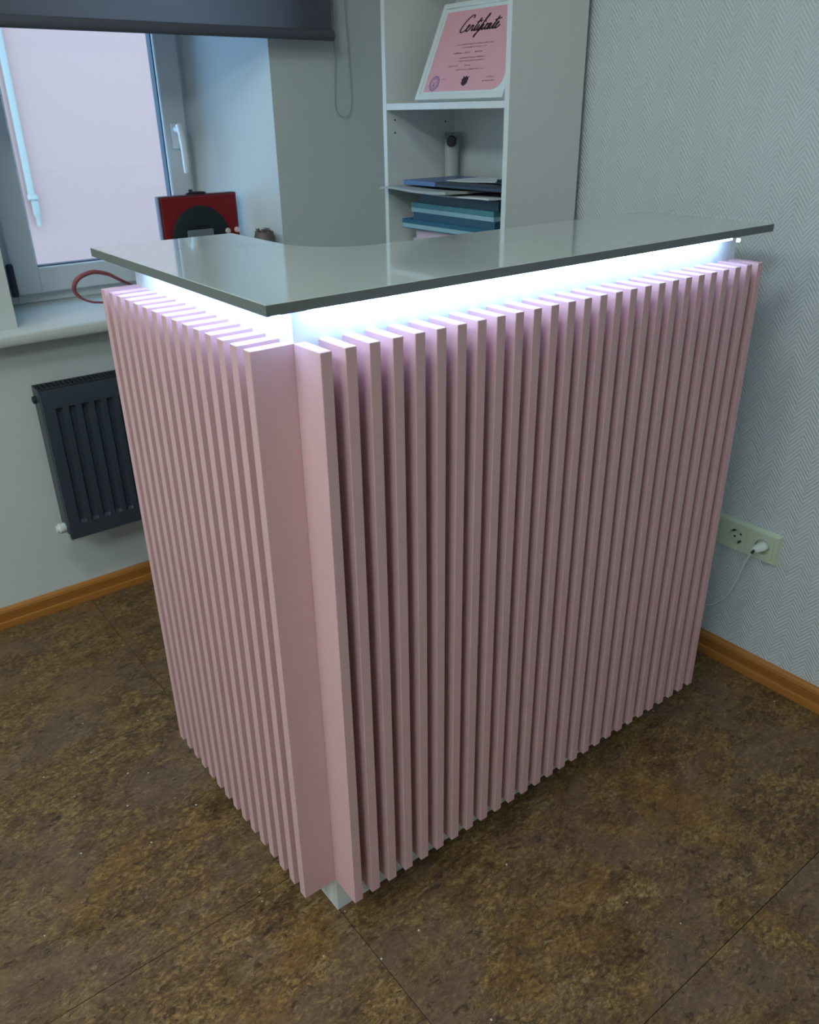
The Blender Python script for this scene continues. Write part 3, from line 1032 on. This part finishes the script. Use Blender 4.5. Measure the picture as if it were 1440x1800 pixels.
bm = bmesh.new()
add_box(bm, (RX0 + 0.004, RY1 - 0.012, RZ0), (RX1 - 0.004, RY1, RZ1 - 0.004), 0.002)
rpart('rear_plate', bm, 'radiator_dark')
for xa in (RX0 - 0.0015, RX1 - 0.0025):
    bm = bmesh.new()
    add_box(bm, (xa, RY0 + 0.012, RZ0 + 0.012), (xa + 0.004, RY1, RZ1), 0.001)
    for zz in range(8):          # pressed vents in the side cover
        pass
    rpart('side_cover', bm, 'radiator_grey')
bm = bmesh.new()
add_box(bm, (RX0, RY0 + 0.010, RZ1 - 0.004), (RX1, RY0 + 0.020, RZ1))
add_box(bm, (RX0, RY1 - 0.010, RZ1 - 0.004), (RX1, RY1, RZ1))
xx = RX0
while xx < RX1:
    add_box(bm, (xx, RY0 + 0.020, RZ1 - 0.004), (xx + 0.006, RY1 - 0.010, RZ1))
    xx += 0.012
rpart('top_grille', bm, 'radiator_dark')
bm = bmesh.new()
xx = RX0 + 0.02
while xx < RX1 - 0.02:
    add_box(bm, (xx, RY0 + 0.025, RZ0 + 0.03), (xx + 0.0015, RY1 - 0.013, RZ1 - 0.02))
    xx += 0.018
rpart('convector_fins', bm, 'radiator_dark')
for xa in (0.08, 0.54):
    bm = bmesh.new()
    add_box(bm, (xa, RY1, 0.60), (xa + 0.03, YW, 0.64), 0.002)
    rpart('wall_bracket', bm, 'radiator_dark')
# white blanking cap at the lower left corner, dark vent plug at the upper left
bm = bmesh.new()
add_lathe(bm, [(0.0, 0.0), (0.012, 0.0), (0.0145, 0.003), (0.0145, 0.018), (0.011, 0.020), (0.011, 0.026), (0.0, 0.026)], 16, Matrix.Translation((RX0 - 0.001, 1.305, 0.290)) @ Matrix.Rotation(-math.pi / 2, 4, 'Y'))
rpart('valve_cap', bm, 'valve_white', 40)
bm = bmesh.new()
add_lathe(bm, [(0.0, 0.0), (0.010, 0.0), (0.010, 0.008), (0.005, 0.010), (0.0, 0.010)], 14, Matrix.Translation((RX0 - 0.001, 1.318, 0.660)) @ Matrix.Rotation(-math.pi / 2, 4, 'Y'))
rpart('vent_plug', bm, 'radiator_dark', 40)

# ------------------------------------------------------------------ wall socket with plug
sk = thing('wall_socket', 'ivory triple wall socket frame on the herringbone wallpaper wall', 'socket', (XW, -0.015, 0.366))
SI = Matrix.Translation(-Vector(sk.location))
YA, YB, ZA, ZB2 = -0.0925, 0.1335, 0.3245, 0.4065
bm = bmesh.new()
HW = 0.0278
fx = XW - 0.0115
yc_all = (-0.051, 0.0205, 0.092)


def chamfered(bm, y0, y1, z0, z1, cy0, cy1, cz0, cz1):
    # front face shrunk on the outer sides by a chamfer
    c = 0.0055
    lo = [bm.verts.new((XW, y, z)) for y, z in ((y0, z0), (y1, z0), (y1, z1), (y0, z1))]
    hi = [bm.verts.new((fx, y, z)) for y, z in ((y0 + c * cy0, z0 + c * cz0), (y1 - c * cy1, z0 + c * cz0), (y1 - c * cy1, z1 - c * cz1), (y0 + c * cy0, z1 - c * cz1))]
    bm.faces.new(lo)
    bm.faces.new(hi)
    for i in range(4):
        bm.faces.new((lo[i], lo[(i + 1) % 4], hi[(i + 1) % 4], hi[i]))


chamfered(bm, YA, YB, 0.3655 + HW, ZB2, 1, 1, 0, 1)
chamfered(bm, YA, YB, ZA, 0.3655 - HW, 1, 1, 1, 0)
ys = [YA] + [v_ for y in yc_all for v_ in (y - HW, y + HW)] + [YB]
for i in range(0, len(ys), 2):
    chamfered(bm, ys[i], ys[i + 1], 0.3655 - HW, 0.3655 + HW, 1 if i == 0 else 0, 1 if i == len(ys) - 2 else 0, 0, 0)
bm.transform(SI)
link('frame', mesh_of(bm, 'frame'), 'socket_ivory', sk)
ROTX = Matrix.Rotation(-math.pi / 2, 4, 'Y')     # local z -> -X (out of the wall)
for n_, yc in enumerate((-0.051, 0.0205, 0.092)):
    zc = 0.3655
    bm = bmesh.new()
    # square insert with a round well
    N = 32
    hw = 0.0275
    xo, xi = XW - 0.0125, XW + 0.004
    sqp, cir, bot = [], [], []
    for i in range(N):
        a = 2 * math.pi * i / N
        ca, sa = math.cos(a), math.sin(a)
        kk = hw / max(abs(ca), abs(sa))
        sqp.append(bm.verts.new((xo, yc + ca * kk, zc + sa * kk)))
        cir.append(bm.verts.new((xo, yc + ca * 0.0195, zc + sa * 0.0195)))
        bot.append(bm.verts.new((XW - 0.0015, yc + ca * 0.0185, zc + sa * 0.0185)))
    rim = [bm.verts.new((XW - 0.008, v_.co.y, v_.co.z)) for v_ in sqp]
    for i in range(N):
        j = (i + 1) % N
        bm.faces.new((sqp[i], sqp[j], cir[j], cir[i]))
        bm.faces.new((cir[i], cir[j], bot[j], bot[i]))
        bm.faces.new((rim[i], rim[j], sqp[j], sqp[i]))
    bm.faces.new(bot)
    bm.transform(SI)
    ins = link('socket_insert', mesh_of(bm, 'socket_insert', 35), 'socket_ivory', sk)
    if n_ != 0:
        for (dy, dz, r_) in ((-0.0095, 0.0, 0.0032), (0.0095, 0.0, 0.0032)):
            bm = bmesh.new()
            ang = math.radians(-35)
            add_lathe(bm, [(r_, 0), (r_, 0.0006)], 12, Matrix.Translation((XW - 0.0016, yc + dy * math.cos(ang), zc + dy * math.sin(ang))) @ ROTX)
            bm.transform(SI)
            link('pin_hole', mesh_of(bm, 'pin_hole', 40), 'socket_dark', ins)
        for sgn in (1, -1):
            bm = bmesh.new()
            c_ = Vector((XW - 0.007, yc + sgn * 0.0165 * math.sin(math.radians(35)), zc + sgn * 0.0165 * math.cos(math.radians(35))))
            add_box(bm, (c_.x - 0.004, c_.y - 0.0028, c_.z - 0.0028), (c_.x + 0.005, c_.y + 0.0028, c_.z + 0.0028), 0.0005)
            bm.transform(SI)
            link('earth_clip', mesh_of(bm, 'earth_clip'), 'socket_dark', ins)

# plug and cord
pl = thing('power_plug', 'white power plug with thin cord in the right-hand wall socket', 'plug', (XW - 0.0015, -0.051, 0.3655))
PI_ = Matrix.Translation(-Vector(pl.location))
bm = bmesh.new()
# sections run out of the wall: round base, then a flattened body bent towards the lower left
secs = [(0.0, 0.0, 0.0, 0.0150, 0.0140), (0.010, 0.0, 0.0, 0.0155, 0.0130), (0.014, 0.001, 0.0, 0.0160, 0.0115), (0.022, 0.003, -0.002, 0.0150, 0.0100), (0.027, 0.006, -0.005, 0.0105, 0.0080), (0.030, 0.009, -0.007, 0.0055, 0.0045)]
rings = []
tilt = math.radians(-28)
for (d, oy, oz, ra, rb) in secs:
    ring = []
    for i in range(20):
        a = 2 * math.pi * i / 20
        p, q = ra * math.cos(a), rb * math.sin(a)
        ring.append(bm.verts.new((XW - 0.0015 - d, -0.051 + oy + p * math.cos(tilt) - q * math.sin(tilt), 0.3655 + oz - (-(p * math.sin(tilt)) - q * math.cos(tilt)))))
    rings.append(ring)
for A, B_ in zip(rings, rings[1:]):
    for i in range(20):
        bm.faces.new((A[i], A[(i + 1) % 20], B_[(i + 1) % 20], B_[i]))
bm.faces.new(rings[0])
bm.faces.new(rings[-1])
bm.transform(PI_)
pb = link('plug_body', mesh_of(bm, 'plug_body', 45), 'plug_white', pl)
bm = bmesh.new()
path = catmull([(1.196, -0.043, 0.360), (1.194, -0.037, 0.348), (1.195, -0.025, 0.312), (1.202, -0.011, 0.262), (1.209, 0.008, 0.208), (1.213, 0.026, 0.178), (1.214, 0.052, 0.150), (1.212, 0.11, 0.115), (1.190, 0.20, 0.060), (1.150, 0.30, 0.0035), (1.05, 0.33, 0.0030)], 7)
add_tube(bm, path, [0.0021 if i < 28 else 0.0017 for i in range(len(path))], 8)
bm.transform(PI_)
link('cord', mesh_of(bm, 'cord', 60), 'plug_white', pl)
bm = bmesh.new()
add_tube(bm, [(1.1965, -0.0435, 0.3605), (1.1945, -0.038, 0.3505)], [0.0036, 0.0028], 10)
bm.transform(PI_)
link('strain_relief', mesh_of(bm, 'strain_relief', 60), 'socket_dark', pl)

# ------------------------------------------------------------------ ceiling lamps (above the frame)
for i, (lx, ly, s_) in enumerate(LAMPS):
    lp = thing('ceiling_light', ('small square ceiling light panel nearest the desk', 'large square ceiling light panel nearest the window wall', 'large square ceiling light panel farthest from the window')[i], 'ceiling light', (lx, ly, ZC), 'ceiling light panels')
    bm = bmesh.new()
    add_box(bm, (-s_, -s_, -0.030), (-s_ + 0.012, s_, 0), 0.001)
    add_box(bm, (s_ - 0.012, -s_, -0.030), (s_, s_, 0), 0.001)
    add_box(bm, (-s_ + 0.012, -s_, -0.030), (s_ - 0.012, -s_ + 0.012, 0), 0.001)
    add_box(bm, (-s_ + 0.012, s_ - 0.012, -0.030), (s_ - 0.012, s_, 0), 0.001)
    link('housing', mesh_of(bm, 'housing'), 'lamp_body', lp)
    box('diffuser', (-s_ + 0.012, -s_ + 0.012, -0.026), (s_ - 0.012, s_ - 0.012, -0.004), 'lamp_diffuser', lp)
